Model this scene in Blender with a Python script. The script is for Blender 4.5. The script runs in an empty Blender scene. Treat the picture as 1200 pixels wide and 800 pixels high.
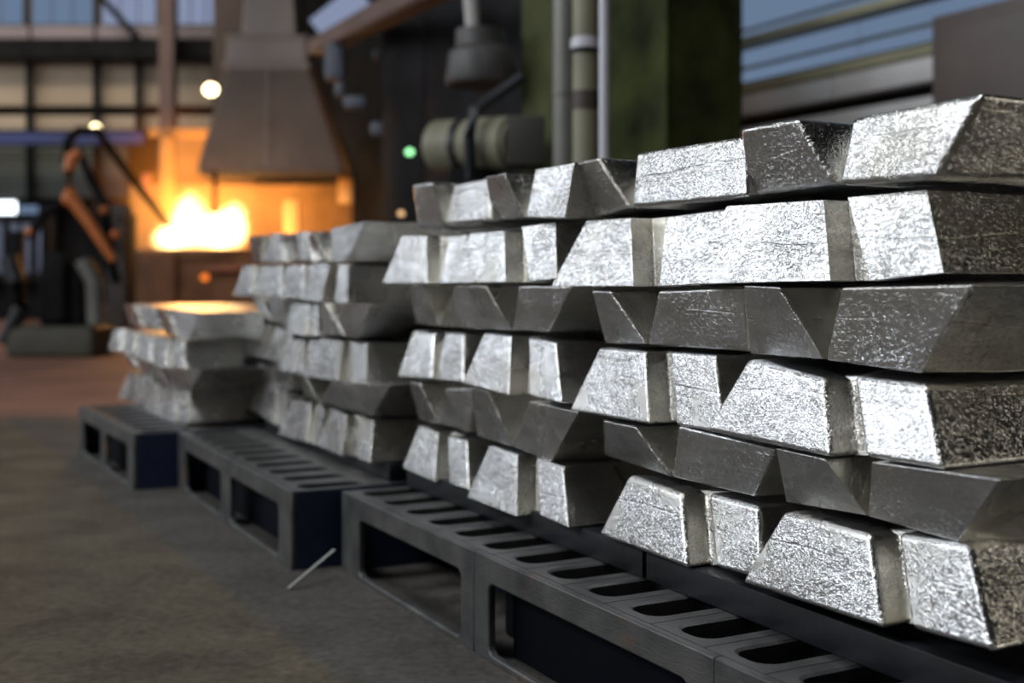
import bpy, bmesh, math, random
from mathutils import Vector, Matrix, noise
random.seed(7)
PI = math.pi
scene = bpy.context.scene
COL = scene.collection

# ---------------------------------------------------------------- camera, light, exposure
CAMH = 0.52
FPX = 1400.0
HORIZON = 335.0
cam_d = bpy.data.cameras.new('camera'); cam = bpy.data.objects.new('camera', cam_d); COL.objects.link(cam)
cam.location = (0, 0, CAMH); cam.rotation_euler = (PI/2, 0, 0)
cam_d.sensor_width = 36; cam_d.lens = 36*FPX/1200
cam_d.shift_y = -(400-HORIZON)/1200
cam_d.clip_start = 0.05; cam_d.clip_end = 200
cam_d.dof.use_dof = True; cam_d.dof.focus_distance = 1.32; cam_d.dof.aperture_fstop = 3.4
scene.camera = cam
scene.view_settings.view_transform = 'Standard'; scene.view_settings.look = 'None'
scene.view_settings.gamma = 1; scene.view_settings.use_curve_mapping = False
scene.view_settings.exposure = 0.0

w = bpy.data.worlds.new('world'); scene.world = w; w.use_nodes = True
w.node_tree.nodes['Background'].inputs[0].default_value = (0.62, 0.66, 0.72, 1)
w.node_tree.nodes['Background'].inputs[1].default_value = 0.03

R = Vector((-0.4915, 0.8709, 0)); Pv = Vector((0.8709, 0.4915, 0)); UP = Vector((0, 0, 1))
def rp(r, p, z=0.0): return R*r + Pv*p + UP*z           # row / across coordinates to world
ROWROT = math.atan2(R.y, R.x)                            # local x runs along the row
def area(name, loc, target, sx, sy, power, color):
    l = bpy.data.lights.new(name, 'AREA'); l.shape = 'RECTANGLE'; l.size = sx; l.size_y = sy
    l.energy = power; l.color = color
    o = bpy.data.objects.new(name, l); COL.objects.link(o); o.location = loc
    o.rotation_euler = (Vector(target)-Vector(loc)).to_track_quat('-Z', 'Y').to_euler(); return o
# daylight through the tall windows on the aisle side of the hall
area('aisle_window_light', rp(11.5, -5.2, 4.3), rp(11.5, 0, 4.0), 16, 2.0, 490, (0.90, 0.95, 1.0))
area('aisle_window_light', rp(11.5, -5.2, 2.3), rp(11.5, 0, 2.2), 16, 1.2, 30, (0.92, 0.96, 1.0))
area('aisle_low_fill', rp(11.5, -5.2, 1.0), rp(11.5, 0, 1.0), 16, 1.1, 12, (0.95, 0.95, 0.93))  # added dim band that lifts the lower ingot layers
area('aisle_window_light', rp(3.0, -5.2, 4.2), rp(3.0, 0, 1.0), 4.2, 2.0, 210, (0.92, 0.96, 1.0))
area('roof_light', rp(1.6, -0.6, 6.2), rp(1.6, 0.5, 0), 2.5, 1.2, 150, (0.95, 0.98, 1.0))
area('ingot_side_fill', rp(-4.0, 5.0, 0.9), rp(0.8, 1.0, 0.4), 2.6, 1.3, 44, (1.0, 0.93, 0.80))  # added warm fill out of view, brightens the near sides of the ingots
area('side_wall_fill', rp(4.0, 3.0, 3.4), rp(4.0, 5.0, 1.7), 2.8, .3, 60, (0.85, 0.92, 1.0))  # added cool fill that washes the side wall panels
area('far_wall_fill', (-6.5, 13.0, 6.2), (-6.0, 18, 2.6), 5, 1, 210, (1.0, 0.86, 0.70))  # added fill that lifts the left part of the far wall

def point(name, loc, power, color, rad=0.1):
    l = bpy.data.lights.new(name, 'POINT'); l.energy = power; l.color = color; l.shadow_soft_size = rad
    o = bpy.data.objects.new(name, l); COL.objects.link(o); o.location = loc; return o

# ---------------------------------------------------------------- helpers
def tag(o, label=None, cat=None, group=None, kind=None):
    if label: o['label'] = label
    if cat: o['category'] = cat
    if group: o['group'] = group
    if kind: o['kind'] = kind
    return o
def empty(name, loc=(0, 0, 0), rz=0.0):
    o = bpy.data.objects.new(name, None); COL.objects.link(o); o.location = loc; o.rotation_euler.z = rz
    o.empty_display_size = 0.1; return o
def at(px, py, Y):                                       # a point of the frame at depth Y
    return Vector(((px-600)/FPX*Y, Y, CAMH-(py-HORIZON)/FPX*Y))
def onp(px, py, p, k=0.0, r0=0.0):                       # a point of the frame on the upright plane p + k(r - r0)
    a = (px-600)/FPX
    c = p-k*r0
    Y = c/(Pv.x*a+Pv.y-k*(R.x*a+R.y))
    return at(px, py, Y)

class MB:
    def __init__(s): s.bm = bmesh.new()
    def _add(s, tmp, M):
        me = bpy.data.meshes.new('t'); tmp.to_mesh(me); tmp.free(); me.transform(M); s.bm.from_mesh(me); bpy.data.meshes.remove(me)
    def box(s, c, size, M=None, bev=0.0, seg=2):
        t = bmesh.new(); bmesh.ops.create_cube(t, size=1)
        bmesh.ops.scale(t, vec=size, verts=t.verts)
        if bev: bmesh.ops.bevel(t, geom=t.edges[:], offset=bev, segments=seg, affect='EDGES', profile=0.6)
        s._add(t, (M or Matrix.Identity(4)) @ Matrix.Translation(Vector(c)) if M else Matrix.Translation(Vector(c))); return s
    def cyl(s, a, b, r1, r2=None, n=20, bev=0.0):
        a = Vector(a); b = Vector(b); r2 = r1 if r2 is None else r2; d = b-a
        t = bmesh.new(); bmesh.ops.create_cone(t, segments=n, radius1=r1, radius2=r2, depth=d.length, cap_ends=True)
        if bev: bmesh.ops.bevel(t, geom=[e for e in t.edges if len(e.link_faces) == 2 and e.calc_face_angle(0) > 1.0], offset=bev, segments=2, affect='EDGES')
        s._add(t, Matrix.Translation((a+b)/2) @ d.to_track_quat('Z', 'Y').to_matrix().to_4x4()); return s
    def beam(s, a, b, wd, ht, bev=0.0):
        a = Vector(a); b = Vector(b); d = b-a
        t = bmesh.new(); bmesh.ops.create_cube(t, size=1); bmesh.ops.scale(t, vec=(wd, ht, d.length), verts=t.verts)
        if bev: bmesh.ops.bevel(t, geom=t.edges[:], offset=bev, segments=2, affect='EDGES')
        s._add(t, Matrix.Translation((a+b)/2) @ d.to_track_quat('Z', 'Y').to_matrix().to_4x4()); return s
    def ball(s, c, r, sc=(1, 1, 1), n=16):
        t = bmesh.new(); bmesh.ops.create_uvsphere(t, u_segments=n, v_segments=n//2, radius=r); bmesh.ops.scale(t, vec=sc, verts=t.verts)
        s._add(t, Matrix.Translation(Vector(c))); return s
    def loft(s, rings, cap=True):
        prev = None; fs = []
        for ring in rings:
            vs = [s.bm.verts.new(v) for v in ring]
            if prev:
                n = len(vs)
                for i in range(n): fs.append(s.bm.faces.new((prev[i], prev[(i+1) % n], vs[(i+1) % n], vs[i])))
            else: first = vs
            prev = vs
        if cap: s.bm.faces.new(first[::-1]); s.bm.faces.new(prev)
        return s
    def tube(s, pts, r, n=10):
        pts = [Vector(p) for p in pts]; rings = []
        for i, p in enumerate(pts):
            d = (pts[min(i+1, len(pts)-1)]-pts[max(i-1, 0)]).normalized()
            q = d.to_track_quat('Z', 'Y'); rr = r[i] if isinstance(r, (list, tuple)) else r
            rings.append([p+q @ Vector((rr*math.cos(2*PI*k/n), rr*math.sin(2*PI*k/n), 0)) for k in range(n)])
        return s.loft(rings)
    def mesh(s, name, mat):
        bmesh.ops.recalc_face_normals(s.bm, faces=s.bm.faces[:])
        me = bpy.data.meshes.new(name); s.bm.to_mesh(me); s.bm.free(); me.materials.append(mat); return me
    def build(s, name, mat, parent=None, smooth=True, angle=0.6):
        me = s.mesh(name, mat)
        if smooth: smooth_by_angle(me, angle)
        return link(name, me, parent)
def smooth_by_angle(me, angle=0.6):
    me.shade_smooth() if hasattr(me, 'shade_smooth') else None
    try: me.set_sharp_from_angle(angle=angle)
    except Exception: pass
def link(name, me, parent=None):
    o = bpy.data.objects.new(name, me); COL.objects.link(o)
    if parent is not None: o.parent = parent
    return o
def rehang(o, loc):                                      # put the origin of a world-space mesh at loc
    loc = Vector(loc); o.data.transform(Matrix.Translation(-loc)); o.location = loc; return o

# ---------------------------------------------------------------- materials
def newmat(name):
    m = bpy.data.materials.new(name); m.use_nodes = True; nt = m.node_tree
    return m, nt, nt.nodes['Principled BSDF']
def plain(name, color, rough=0.6, metal=0.0, var=0.25, scale=6.0, bump=0.15, spec=0.5):
    m, nt, b = newmat(name); N = nt.nodes.new; L = nt.links.new
    tc = N('ShaderNodeTexCoord'); no = N('ShaderNodeTexNoise'); no.inputs['Scale'].default_value = scale; no.inputs['Detail'].default_value = 6
    L(tc.outputs['Object'], no.inputs['Vector'])
    rm = N('ShaderNodeMapRange'); rm.inputs[1].default_value = 0.3; rm.inputs[2].default_value = 0.7
    rm.inputs[3].default_value = 1-var; rm.inputs[4].default_value = 1+var; L(no.outputs['Fac'], rm.inputs[0])
    mx = N('ShaderNodeVectorMath'); mx.operation = 'SCALE'; mx.inputs[0].default_value = color[:3]; L(rm.outputs[0], mx.inputs['Scale'])
    L(mx.outputs[0], b.inputs['Base Color'])
    b.inputs['Roughness'].default_value = rough; b.inputs['Metallic'].default_value = metal
    b.inputs['Specular IOR Level'].default_value = spec
    if bump:
        n2 = N('ShaderNodeTexNoise'); n2.inputs['Scale'].default_value = scale*9; n2.inputs['Detail'].default_value = 4; L(tc.outputs['Object'], n2.inputs['Vector'])
        bp = N('ShaderNodeBump'); bp.inputs['Strength'].default_value = bump; bp.inputs['Distance'].default_value = 0.004
        L(n2.outputs['Fac'], bp.inputs['Height']); L(bp.outputs[0], b.inputs['Normal'])
    return m
def emit(name, color, strength):
    m = bpy.data.materials.new(name); m.use_nodes = True; nt = m.node_tree; nt.nodes.clear()
    e = nt.nodes.new('ShaderNodeEmission'); e.inputs[0].default_value = (*color, 1); e.inputs[1].default_value = strength
    o = nt.nodes.new('ShaderNodeOutputMaterial'); nt.links.new(e.outputs[0], o.inputs[0]); return m

def ingot_metal(name='cast_aluminium', tint=(1, 1, 1)):
    m, nt, b = newmat(name); N = nt.nodes.new; L = nt.links.new
    tc = N('ShaderNodeTexCoord'); oi = N('ShaderNodeObjectInfo')
    sh = N('ShaderNodeVectorMath'); sh.operation = 'SCALE'; sh.inputs[0].default_value = (7.1, 3.3, 5.7); L(oi.outputs['Random'], sh.inputs['Scale'])
    ad = N('ShaderNodeVectorMath'); ad.operation = 'ADD'; L(tc.outputs['Object'], ad.inputs[0]); L(sh.outputs[0], ad.inputs[1])
    # crinkled casting skin
    big = N('ShaderNodeTexNoise'); big.inputs['Scale'].default_value = 11; big.inputs['Detail'].default_value = 3; L(ad.outputs[0], big.inputs['Vector'])
    wig = N('ShaderNodeTexNoise'); wig.inputs['Scale'].default_value = 190; wig.inputs['Detail'].default_value = 2.0; wig.inputs['Distortion'].default_value = 1.8
    L(ad.outputs[0], wig.inputs['Vector'])
    rg = N('ShaderNodeMath'); rg.operation = 'SUBTRACT'; rg.inputs[1].default_value = 0.5; L(wig.outputs['Fac'], rg.inputs[0])
    ab = N('ShaderNodeMath'); ab.operation = 'ABSOLUTE'; L(rg.outputs[0], ab.inputs[0])
    patch = N('ShaderNodeMapRange'); patch.inputs[1].default_value = 0.35; patch.inputs[2].default_value = 0.65; patch.inputs[3].default_value = 0.5; patch.inputs[4].default_value = 1.0
    L(big.outputs['Fac'], patch.inputs[0])
    b1 = N('ShaderNodeBump'); b1.inputs['Distance'].default_value = 0.010; b1.inputs['Strength'].default_value = 0.5; L(big.outputs['Fac'], b1.inputs['Height'])
    b2 = N('ShaderNodeBump'); b2.inputs['Distance'].default_value = 0.0019; L(patch.outputs[0], b2.inputs['Strength']); L(ab.outputs[0], b2.inputs['Height']); L(b1.outputs[0], b2.inputs['Normal'])
    # a wandering cold-shut crease about half way up each casting
    sx = N('ShaderNodeSeparateXYZ'); L(tc.outputs['Object'], sx.inputs[0])
    wn = N('ShaderNodeTexNoise'); wn.inputs['Scale'].default_value = 3; wn.inputs['Detail'].default_value = 3; L(ad.outputs[0], wn.inputs['Vector'])
    wz = N('ShaderNodeMath'); wz.operation = 'MULTIPLY_ADD'; wz.inputs[1].default_value = .045; L(wn.outputs['Fac'], wz.inputs[0]); L(sx.outputs['Z'], wz.inputs[2])
    dz = N('ShaderNodeMath'); dz.operation = 'SUBTRACT'; dz.inputs[1].default_value = .072; L(wz.outputs[0], dz.inputs[0])
    az = N('ShaderNodeMath'); az.operation = 'ABSOLUTE'; L(dz.outputs[0], az.inputs[0])
    cz = N('ShaderNodeMapRange'); cz.inputs[1].default_value = .0004; cz.inputs[2].default_value = .0016; L(az.outputs[0], cz.inputs[0])
    gz = N('ShaderNodeMapRange'); gz.inputs[1].default_value = .47; gz.inputs[2].default_value = .62; gz.inputs[3].default_value = 0; gz.inputs[4].default_value = .5; L(big.outputs['Fac'], gz.inputs[0])
    b3 = N('ShaderNodeBump'); b3.inputs['Distance'].default_value = 0.0012; L(gz.outputs[0], b3.inputs['Strength']); L(cz.outputs[0], b3.inputs['Height']); L(b2.outputs[0], b3.inputs['Normal'])
    L(b3.outputs[0], b.inputs['Normal'])
    # cold-shut streaks and tarnish
    mp = N('ShaderNodeMapping'); mp.inputs['Scale'].default_value = (5, 5, 24); L(ad.outputs[0], mp.inputs['Vector'])
    st = N('ShaderNodeTexNoise'); st.inputs['Scale'].default_value = 1.6; st.inputs['Detail'].default_value = 5; L(mp.outputs[0], st.inputs['Vector'])
    cr = N('ShaderNodeValToRGB'); cr.color_ramp.elements[0].position = 0.30; cr.color_ramp.elements[0].color = (0.63, 0.63, 0.62, 1)
    cr.color_ramp.elements[1].position = 0.58; cr.color_ramp.elements[1].color = (0.79, 0.80, 0.82, 1); L(st.outputs['Fac'], cr.inputs[0])
    tn = N('ShaderNodeTexNoise'); tn.inputs['Scale'].default_value = 9; tn.inputs['Detail'].default_value = 6; L(ad.outputs[0], tn.inputs['Vector'])
    tr = N('ShaderNodeMapRange'); tr.inputs[1].default_value = 0.50; tr.inputs[2].default_value = 0.72; tr.inputs[3].default_value = 0; tr.inputs[4].default_value = 0.6; L(tn.outputs['Fac'], tr.inputs[0])
    mx = N('ShaderNodeMix'); mx.data_type = 'RGBA'; mx.inputs[7].default_value = (0.60, 0.56, 0.47, 1); L(tr.outputs[0], mx.inputs[0]); L(cr.outputs[0], mx.inputs[6])
    ti = N('ShaderNodeMix'); ti.data_type = 'RGBA'; ti.blend_type = 'MULTIPLY'; ti.inputs[0].default_value = 1; ti.inputs[7].default_value = (*tint, 1); L(mx.outputs[2], ti.inputs[6])
    L(ti.outputs[2], b.inputs['Base Color'])
    b.inputs['Metallic'].default_value = 1.0
    rr = N('ShaderNodeMapRange'); rr.inputs[1].default_value = 0.3; rr.inputs[2].default_value = 0.7; rr.inputs[3].default_value = 0.18; rr.inputs[4].default_value = 0.32
    L(tn.outputs['Fac'], rr.inputs[0]); L(rr.outputs[0], b.inputs['Roughness'])
    return m
ALU = ingot_metal()
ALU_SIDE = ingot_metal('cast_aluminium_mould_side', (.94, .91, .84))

def floor_mat():
    m, nt, b = newmat('worn_concrete'); N = nt.nodes.new; L = nt.links.new
    tc = N('ShaderNodeTexCoord')
    def dist(vec, off, width, wob):
        d = N('ShaderNodeVectorMath'); d.operation = 'DOT_PRODUCT'; d.inputs[1].default_value = vec; L(tc.outputs['Object'], d.inputs[0])
        n = N('ShaderNodeTexNoise'); n.inputs['Scale'].default_value = 3; L(tc.outputs['Object'], n.inputs['Vector'])
        ma = N('ShaderNodeMath'); ma.operation = 'MULTIPLY_ADD'; ma.inputs[1].default_value = wob; L(n.outputs['Fac'], ma.inputs[0]); L(d.outputs['Value'], ma.inputs[2])
        r = N('ShaderNodeMapRange'); r.interpolation_type = 'SMOOTHSTEP'; r.inputs[1].default_value = off; r.inputs[2].default_value = off+width; L(ma.outputs[0], r.inputs[0]); return r.outputs[0]
    lane = dist(tuple(Pv), 0.58, 0.05, 0.05)
    far = dist((0, 1, 0), 4.9, 0.5, 0.7)
    def ramp(scale, c0, c1, detail=8, p0=.3, p1=.7):
        n = N('ShaderNodeTexNoise'); n.inputs['Scale'].default_value = scale; n.inputs['Detail'].default_value = detail; n.inputs['Roughness'].default_value = .65; L(tc.outputs['Object'], n.inputs['Vector'])
        c = N('ShaderNodeValToRGB'); c.color_ramp.elements[0].color = (*c0, 1); c.color_ramp.elements[1].color = (*c1, 1)
        c.color_ramp.elements[0].position = p0; c.color_ramp.elements[1].position = p1; L(n.outputs['Fac'], c.inputs[0]); return c.outputs[0], n.outputs['Fac']
    a, fa = ramp(5, (.060, .047, .032), (.125, .100, .068))
    g, _ = ramp(6, (.050, .046, .041), (.098, .090, .080))
    rd, _ = ramp(1.4, (.13, .065, .045), (.34, .16, .11))
    def mix(f, x, y):
        k = N('ShaderNodeMix'); k.data_type = 'RGBA'; L(f, k.inputs[0]); L(x, k.inputs[6]); L(y, k.inputs[7]); return k.outputs[2]
    c1 = mix(lane, a, g); c2 = mix(far, c1, rd)
    fine, ff = ramp(60, (.55, .55, .55), (1.2, 1.2, 1.2), 5)
    mu = N('ShaderNodeMix'); mu.data_type = 'RGBA'; mu.blend_type = 'MULTIPLY'; mu.inputs[0].default_value = 1; L(c2, mu.inputs[6]); L(fine, mu.inputs[7])
    L(mu.outputs[2], b.inputs['Base Color'])
    rr = N('ShaderNodeMapRange'); rr.inputs[3].default_value = .42; rr.inputs[4].default_value = .85; L(fa, rr.inputs[0]); L(rr.outputs[0], b.inputs['Roughness'])
    b.inputs['Specular IOR Level'].default_value = .35
    bp = N('ShaderNodeBump'); bp.inputs['Strength'].default_value = .5; bp.inputs['Distance'].default_value = .004; L(ff, bp.inputs['Height']); L(bp.outputs[0], b.inputs['Normal'])
    return m

def pallet_mat():
    m, nt, b = newmat('pallet_plastic'); N = nt.nodes.new; L = nt.links.new
    tc = N('ShaderNodeTexCoord'); ge = N('ShaderNodeNewGeometry')
    n = N('ShaderNodeTexNoise'); n.inputs['Scale'].default_value = 14; n.inputs['Detail'].default_value = 8; L(tc.outputs['Object'], n.inputs['Vector'])
    c = N('ShaderNodeValToRGB'); c.color_ramp.elements[0].position = .3; c.color_ramp.elements[0].color = (.030, .030, .033, 1)
    c.color_ramp.elements[1].position = .75; c.color_ramp.elements[1].color = (.100, .097, .092, 1); L(n.outputs['Fac'], c.inputs[0])
    # rust rubbed on in spots
    n2 = N('ShaderNodeTexNoise'); n2.inputs['Scale'].default_value = 9; n2.inputs['Detail'].default_value = 9; L(tc.outputs['Object'], n2.inputs['Vector'])
    r2 = N('ShaderNodeMapRange'); r2.inputs[1].default_value = .63; r2.inputs[2].default_value = .70; L(n2.outputs['Fac'], r2.inputs[0])
    mx = N('ShaderNodeMix'); mx.data_type = 'RGBA'; mx.inputs[7].default_value = (.13, .065, .03, 1); L(r2.outputs[0], mx.inputs[0]); L(c.outputs[0], mx.inputs[6])
    L(mx.outputs[2], b.inputs['Base Color']); b.inputs['Roughness'].default_value = .42
    mp = N('ShaderNodeMapping'); mp.inputs['Scale'].default_value = (30, 160, 160); L(tc.outputs['Object'], mp.inputs['Vector'])
    n3 = N('ShaderNodeTexNoise'); n3.inputs['Scale'].default_value = 2; n3.inputs['Detail'].default_value = 4; L(mp.outputs[0], n3.inputs['Vector'])
    bp = N('ShaderNodeBump'); bp.inputs['Strength'].default_value = .35; bp.inputs['Distance'].default_value = .002; L(n3.outputs['Fac'], bp.inputs['Height']); L(bp.outputs[0], b.inputs['Normal'])
    return m

M = dict(
    void=plain('shaded_navy_plastic', (.002, .003, .006), .8, 0, .3, 5, .1, .08),  # shade painted in: near-black for the pallet bays, shared by the lance
    pallet=pallet_mat(),
    navy=plain('navy_plastic', (.010, .018, .055), .5, 0, .3, 10),
    black=plain('black_steel', (.014, .016, .020), .45, .2, .4, 8),
    dark=plain('dark_machine_paint', (.009, .009, .010), .7, 0, .5, 3, .15, .08),
    brown=plain('brown_steel', (.045, .032, .026), .6, 0, .3, 3),
    hood=plain('hood_sheet_metal', (.21, .175, .16), .55, .15, .18, 2.0),
    beige=plain('beige_cladding', (.42, .34, .25), .8, 0, .12, 1.0),
    mauve=plain('grey_cladding', (.26, .22, .23), .8, 0, .15, 1.0),
    greygreen=plain('grey_green_sheet', (.10, .115, .105), .8, 0, .2, 1.0),
    blue=plain('blue_paint', (.008, .018, .13), .5, 0, .2, 1.0),
    olive=plain('olive_paint', (.050, .055, .022), .7, 0, .5, 5.0, .15, .15),
    cream=plain('cream_paint', (.19, .18, .125), .55, 0, .25, 4.0),
    grey=plain('grey_duct_metal', (.13, .128, .115), .45, .2, .25, 3.0),
    white=plain('white_pipe_paint', (.50, .50, .56), .4, 0, .06, 4.0),
    green=plain('dark_green_paint', (.036, .043, .012), .7, 0, .6, 7.0, .15, .15),
    orange=plain('orange_paint', (.48, .13, .02), .5, 0, .2, 4.0),
    refr=plain('refractory_wall', (.42, .22, .08), .9, 0, .2, 3.0),
    firelit_brick=plain('firelit_refractory', (.80, .48, .20), .9, 0, .1, 3.0),  # brighter refractory copy, firelight on the posts put into the colour
    clay=plain('scorched_furnace_shell', (.16, .07, .03), .8, 0, .5, 2.5),
    rust=plain('red_oxide_steel', (.30, .10, .05), .7, 0, .3, 3.0),
    roofsteel=plain('roof_steel', (.12, .075, .065), .7, 0, .3, 1.0),
    wallgrey=plain('grey_wall_panel', (.36, .35, .34), .75, 0, .2, 2.0),
    trimo=plain('khaki_trim', (.20, .19, .12), .6, 0, .2, 3.0),
    strap=plain('white_strap', (.30, .30, .29), .5, 0, .1, 10),
    floor=floor_mat(),
    sky=emit('window_daylight', (.30, .43, .66), .45),
    skyp=emit('window_daylight_pale', (.42, .50, .74), .55),
    white_glow=emit('white_lamp', (.85, .92, 1.0), 4.0),
    lamp=emit('warm_lamp', (1.0, .80, .45), 9.0),
    green_glow=emit('green_lamp', (.35, 1.0, .42), 2.2),
    amber_glow=emit('amber_lamp', (1.0, .62, .30), 1.2),
    melt=emit('molten_metal', (1.0, .62, .18), 14.0),
)

# ---------------------------------------------------------------- setting
def struct(o): o['kind'] = 'structure'; return o
f = MB(); f.box((0, 20, -0.05), (60, 60, 0.1)); struct(f.build('floor', M['floor'], smooth=False))

# far wall, facing the camera, in framed courses
YB = 18.0; S = YB/FPX
def bx(x0, x1, y0, y1, Y, th, mat, name, parent=None, bev=0.0):
    a = at(x0, y1, Y); b = at(x1, y0, Y); m = MB()
    m.box(((a.x+b.x)/2, Y+th/2, (a.z+b.z)/2), (b.x-a.x, th, b.z-a.z), bev=bev); return m.build(name, mat, parent)
wall = struct(bx(-500, 1000, -260, 376, YB+.3, .2, M['dark'], 'wall_far'))
def course(y0, y1, xs, mat, name):
    for a, b in zip(xs[:-1], xs[1:]): 
        o = bx(a+1.5, b-1.5, y0, y1, YB, .12, mat, name, None, .02); o.parent = wall
course(70, 124, [-180, -110, -40, 33, 110, 161, 190, 250, 300], M['beige'], 'wall_panel')
course(135, 152, [-180, -40, 110, 190, 300], M['beige'], 'wall_panel')
course(30, 45, [-180, -40, 35, 112, 155, 190, 260], M['mauve'], 'wall_panel')
course(172, 232, [-180, -90, -30, 38, 80, 110, 150], M['greygreen'], 'wall_panel')
for i in range(9): o = bx(-180, 150, 174+i*6.6, 177.5+i*6.6, YB-.03, .05, M['greygreen'], 'wall_rib'); o.parent = wall
for k, (x0, x1) in enumerate([(-180, -60), (-56, 30), (34, 112), (116, 186), (202, 262), (266, 330)]):
    wr = bx(x0, x1, -60, 30, YB+.06, .05, M['brown'], 'window_%d' % (k+1)); wr['kind'] = 'structure'
    for j in range(3):
        xa = x0+3+(x1-x0-6)*j/3; o = bx(xa+1, xa+(x1-x0-6)/3-1, -56, 28, YB+.03, .02, M['sky'] if k < 3 else M['skyp'], 'pane', wr)
lowwin = bx(-60, 66, 236, 330, YB+.06, .05, M['dark'], 'window_7'); lowwin['kind'] = 'structure'
bx(-58, 18, 236, 250, YB+.0, .03, M['white_glow'], 'pane', lowwin)
bx(22, 44, 241, 250, YB+.0, .03, M['sky'], 'pane', lowwin)
for j, x in enumerate([-50, -28, -6, 12, 26, 44]):
    bx(x, x+9, 262, 320, YB+.0, .03, plain('dull_glass', (.12, .15, .24), .3, 0, .4, 1.0) if j == 0 else bpy.data.materials['dull_glass'], 'pane', lowwin)
hb = tag(bx(-500, 330, 46, 68, YB-.6, .35, M['dark'], 'girder'), 'dark steel girder across the far wall under the high windows', 'beam')
cb = tag(bx(-500, 168, 155, 168, YB-1.0, .3, M['blue'], 'crane_beam'), 'deep blue crane beam along the far wall', 'beam')
c1 = tag(bx(186, 203, -260, 376, YB-.9, .25, M['roofsteel'], 'steel_column'), 'grey steel column on the far wall left of the hood', 'column')
m = MB(); m.beam(at(112, -10, YB-.4), at(162, 45, YB-.4), .09, .09); 
tag(m.build('diagonal_brace', M['dark']), 'dark diagonal brace across the high far windows', 'brace')
for x, lab in ((112, 'second dark wall post, right of the wide beige panels'), (161, 'dark wall post nearest the grey column')):
    tag(bx(x-3, x+3, 60, 250, YB-.2, .12, M['dark'], 'wall_post'), lab, 'post')
tag(bx(30, 36, 60, 235, YB-.2, .12, M['dark'], 'wall_post'), 'dark wall post nearest the left edge of the photo', 'post')

# side wall beyond the stacks, running along the row
PW = 5.0
def sbox(r0, r1, p0, p1, z0, z1, mat, name, parent=None, bev=0.0):
    m = MB(); Mx = Matrix.Rotation(ROWROT, 4, 'Z')       # local x = row, local y = -across
    m.box(((r0+r1)/2, -(p0+p1)/2, (z0+z1)/2), (r1-r0, p1-p0, z1-z0), M=Mx, bev=bev); return m.build(name, mat, parent)
def zat(px, py, p): return onp(px, py, p).z
sw = struct(sbox(-3, 17, PW+.1, PW+.3, 0, 6.5, M['dark'], 'wall_right'))
zs = [zat(980, y, PW) for y in (200, 166, 128, 88, 81)]
r1, r2 = 2.9, 5.2
RR = [onp(1090, 80, PW).dot(R), onp(870, 80, PW).dot(R)]
for za, zb, mat in ((0.2, zs[1], 'wallgrey'), (zs[1]+.03, zs[2]-.02, 'wallgrey'), (zs[2]+.06, zs[3], 'wallgrey')):
    for j in range(3):
        a = RR[0]-.1+(RR[1]-RR[0]+.9)*j/3; sbox(a+.005, a+(RR[1]-RR[0]+.9)/3-.005, PW-.02, PW+.08, za, zb, M[mat], 'wall_panel', sw, .008)
sbox(RR[0]-.1, RR[1]+.8, PW-.035, PW+.1, zs[3], zs[4]+.02, M['trimo'], 'window_sill', sw)
win = sbox(RR[0]-2.6, RR[1]+.05, PW+.02, PW+.08, zs[4]+.02, 3.2, M['trimo'], 'window_8'); win['kind'] = 'structure'
zw = [zs[4]+.03, zat(980, 55, PW), zat(980, 30, PW), zat(980, 6, PW), 3.0]
for a, b in zip(zw[:-1], zw[1:]):
    for j in range(4):
        ra = RR[0]-2.5+(RR[1]-RR[0]+2.5)*j/4; sbox(ra+.012, ra+(RR[1]-RR[0]+2.5)/4-.012, PW-.01, PW+.01, a+.015, b-.015, M['sky'], 'pane', win)
sbox(RR[0]-2.5, RR[1]+.15, PW-.16, PW-.03, zat(980, 33, PW), zat(980, 24, PW), M['trimo'], 'rail', win)
o = sbox(RR[1]-.02, RR[1]+.10, PW-.36, PW-.2, zat(875, 112, PW), zat(875, 48, PW), M['rust'], 'bracket_post'); tag(o, 'rusty orange upright at the left end of the side windows', 'post')
t = empty('control_cabinet', rp(onp(1090, 80, PW-.7).dot(R), PW-.7, 0), 0)
ra = onp(1092, 80, PW-.7).dot(R)
cb_ = sbox(ra-1.6, ra, PW-.7, PW-.2, .0, zat(1092, 20, PW-.7), M['brown'], 'body', None, .01); 
for ch, (a, b) in zip('ab', ((ra-.52, ra-.03), (ra-1.06, ra-.57))):
    d = sbox(a, b, PW-.72, PW-.7, .15, zat(1092, 20, PW-.7)-.08, M['brown'], 'door', None, .006); d.parent = t; d.matrix_parent_inverse = Matrix.Translation(-t.location)
cb_.parent = t; cb_.matrix_parent_inverse = Matrix.Translation(-t.location)
tag(t, 'dark brown steel cabinet standing in front of the side windows', 'cabinet')

# ceiling
m = MB(); m.box((0, 12, 6.6), (30, 40, .15)); struct(m.build('ceiling', M['dark'], smooth=False))
tg = MB(); tg.beam(at(372, 56, 9.5), at(530, -25, 5.6), .16, .12, .01); tag(tg.build('crane_runway', M['roofsteel']), 'reddish sloping steel beam passing right of the hood', 'beam')
wn = empty('roof_window', at(455, 8, 10)); tag(wn, 'pale blue strip skylight above the reddish beam', 'skylight')
m = MB(); m.beam(at(372, 36, 10.2), at(425, -6, 10.2), .05, .22); o = m.build('pane', M['skyp']); o.parent = wn; o.matrix_parent_inverse = Matrix.Translation(-wn.location)
m = MB(); m.beam(at(462, 24, 9.0), at(500, -4, 9.0), .05, .13); o = m.build('pane', M['skyp']); o.parent = wn; o.matrix_parent_inverse = Matrix.Translation(-wn.location)

def hang(objs, root):
    for o in objs: o.parent = root; o.matrix_parent_inverse = Matrix.Translation(-root.location)

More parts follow.
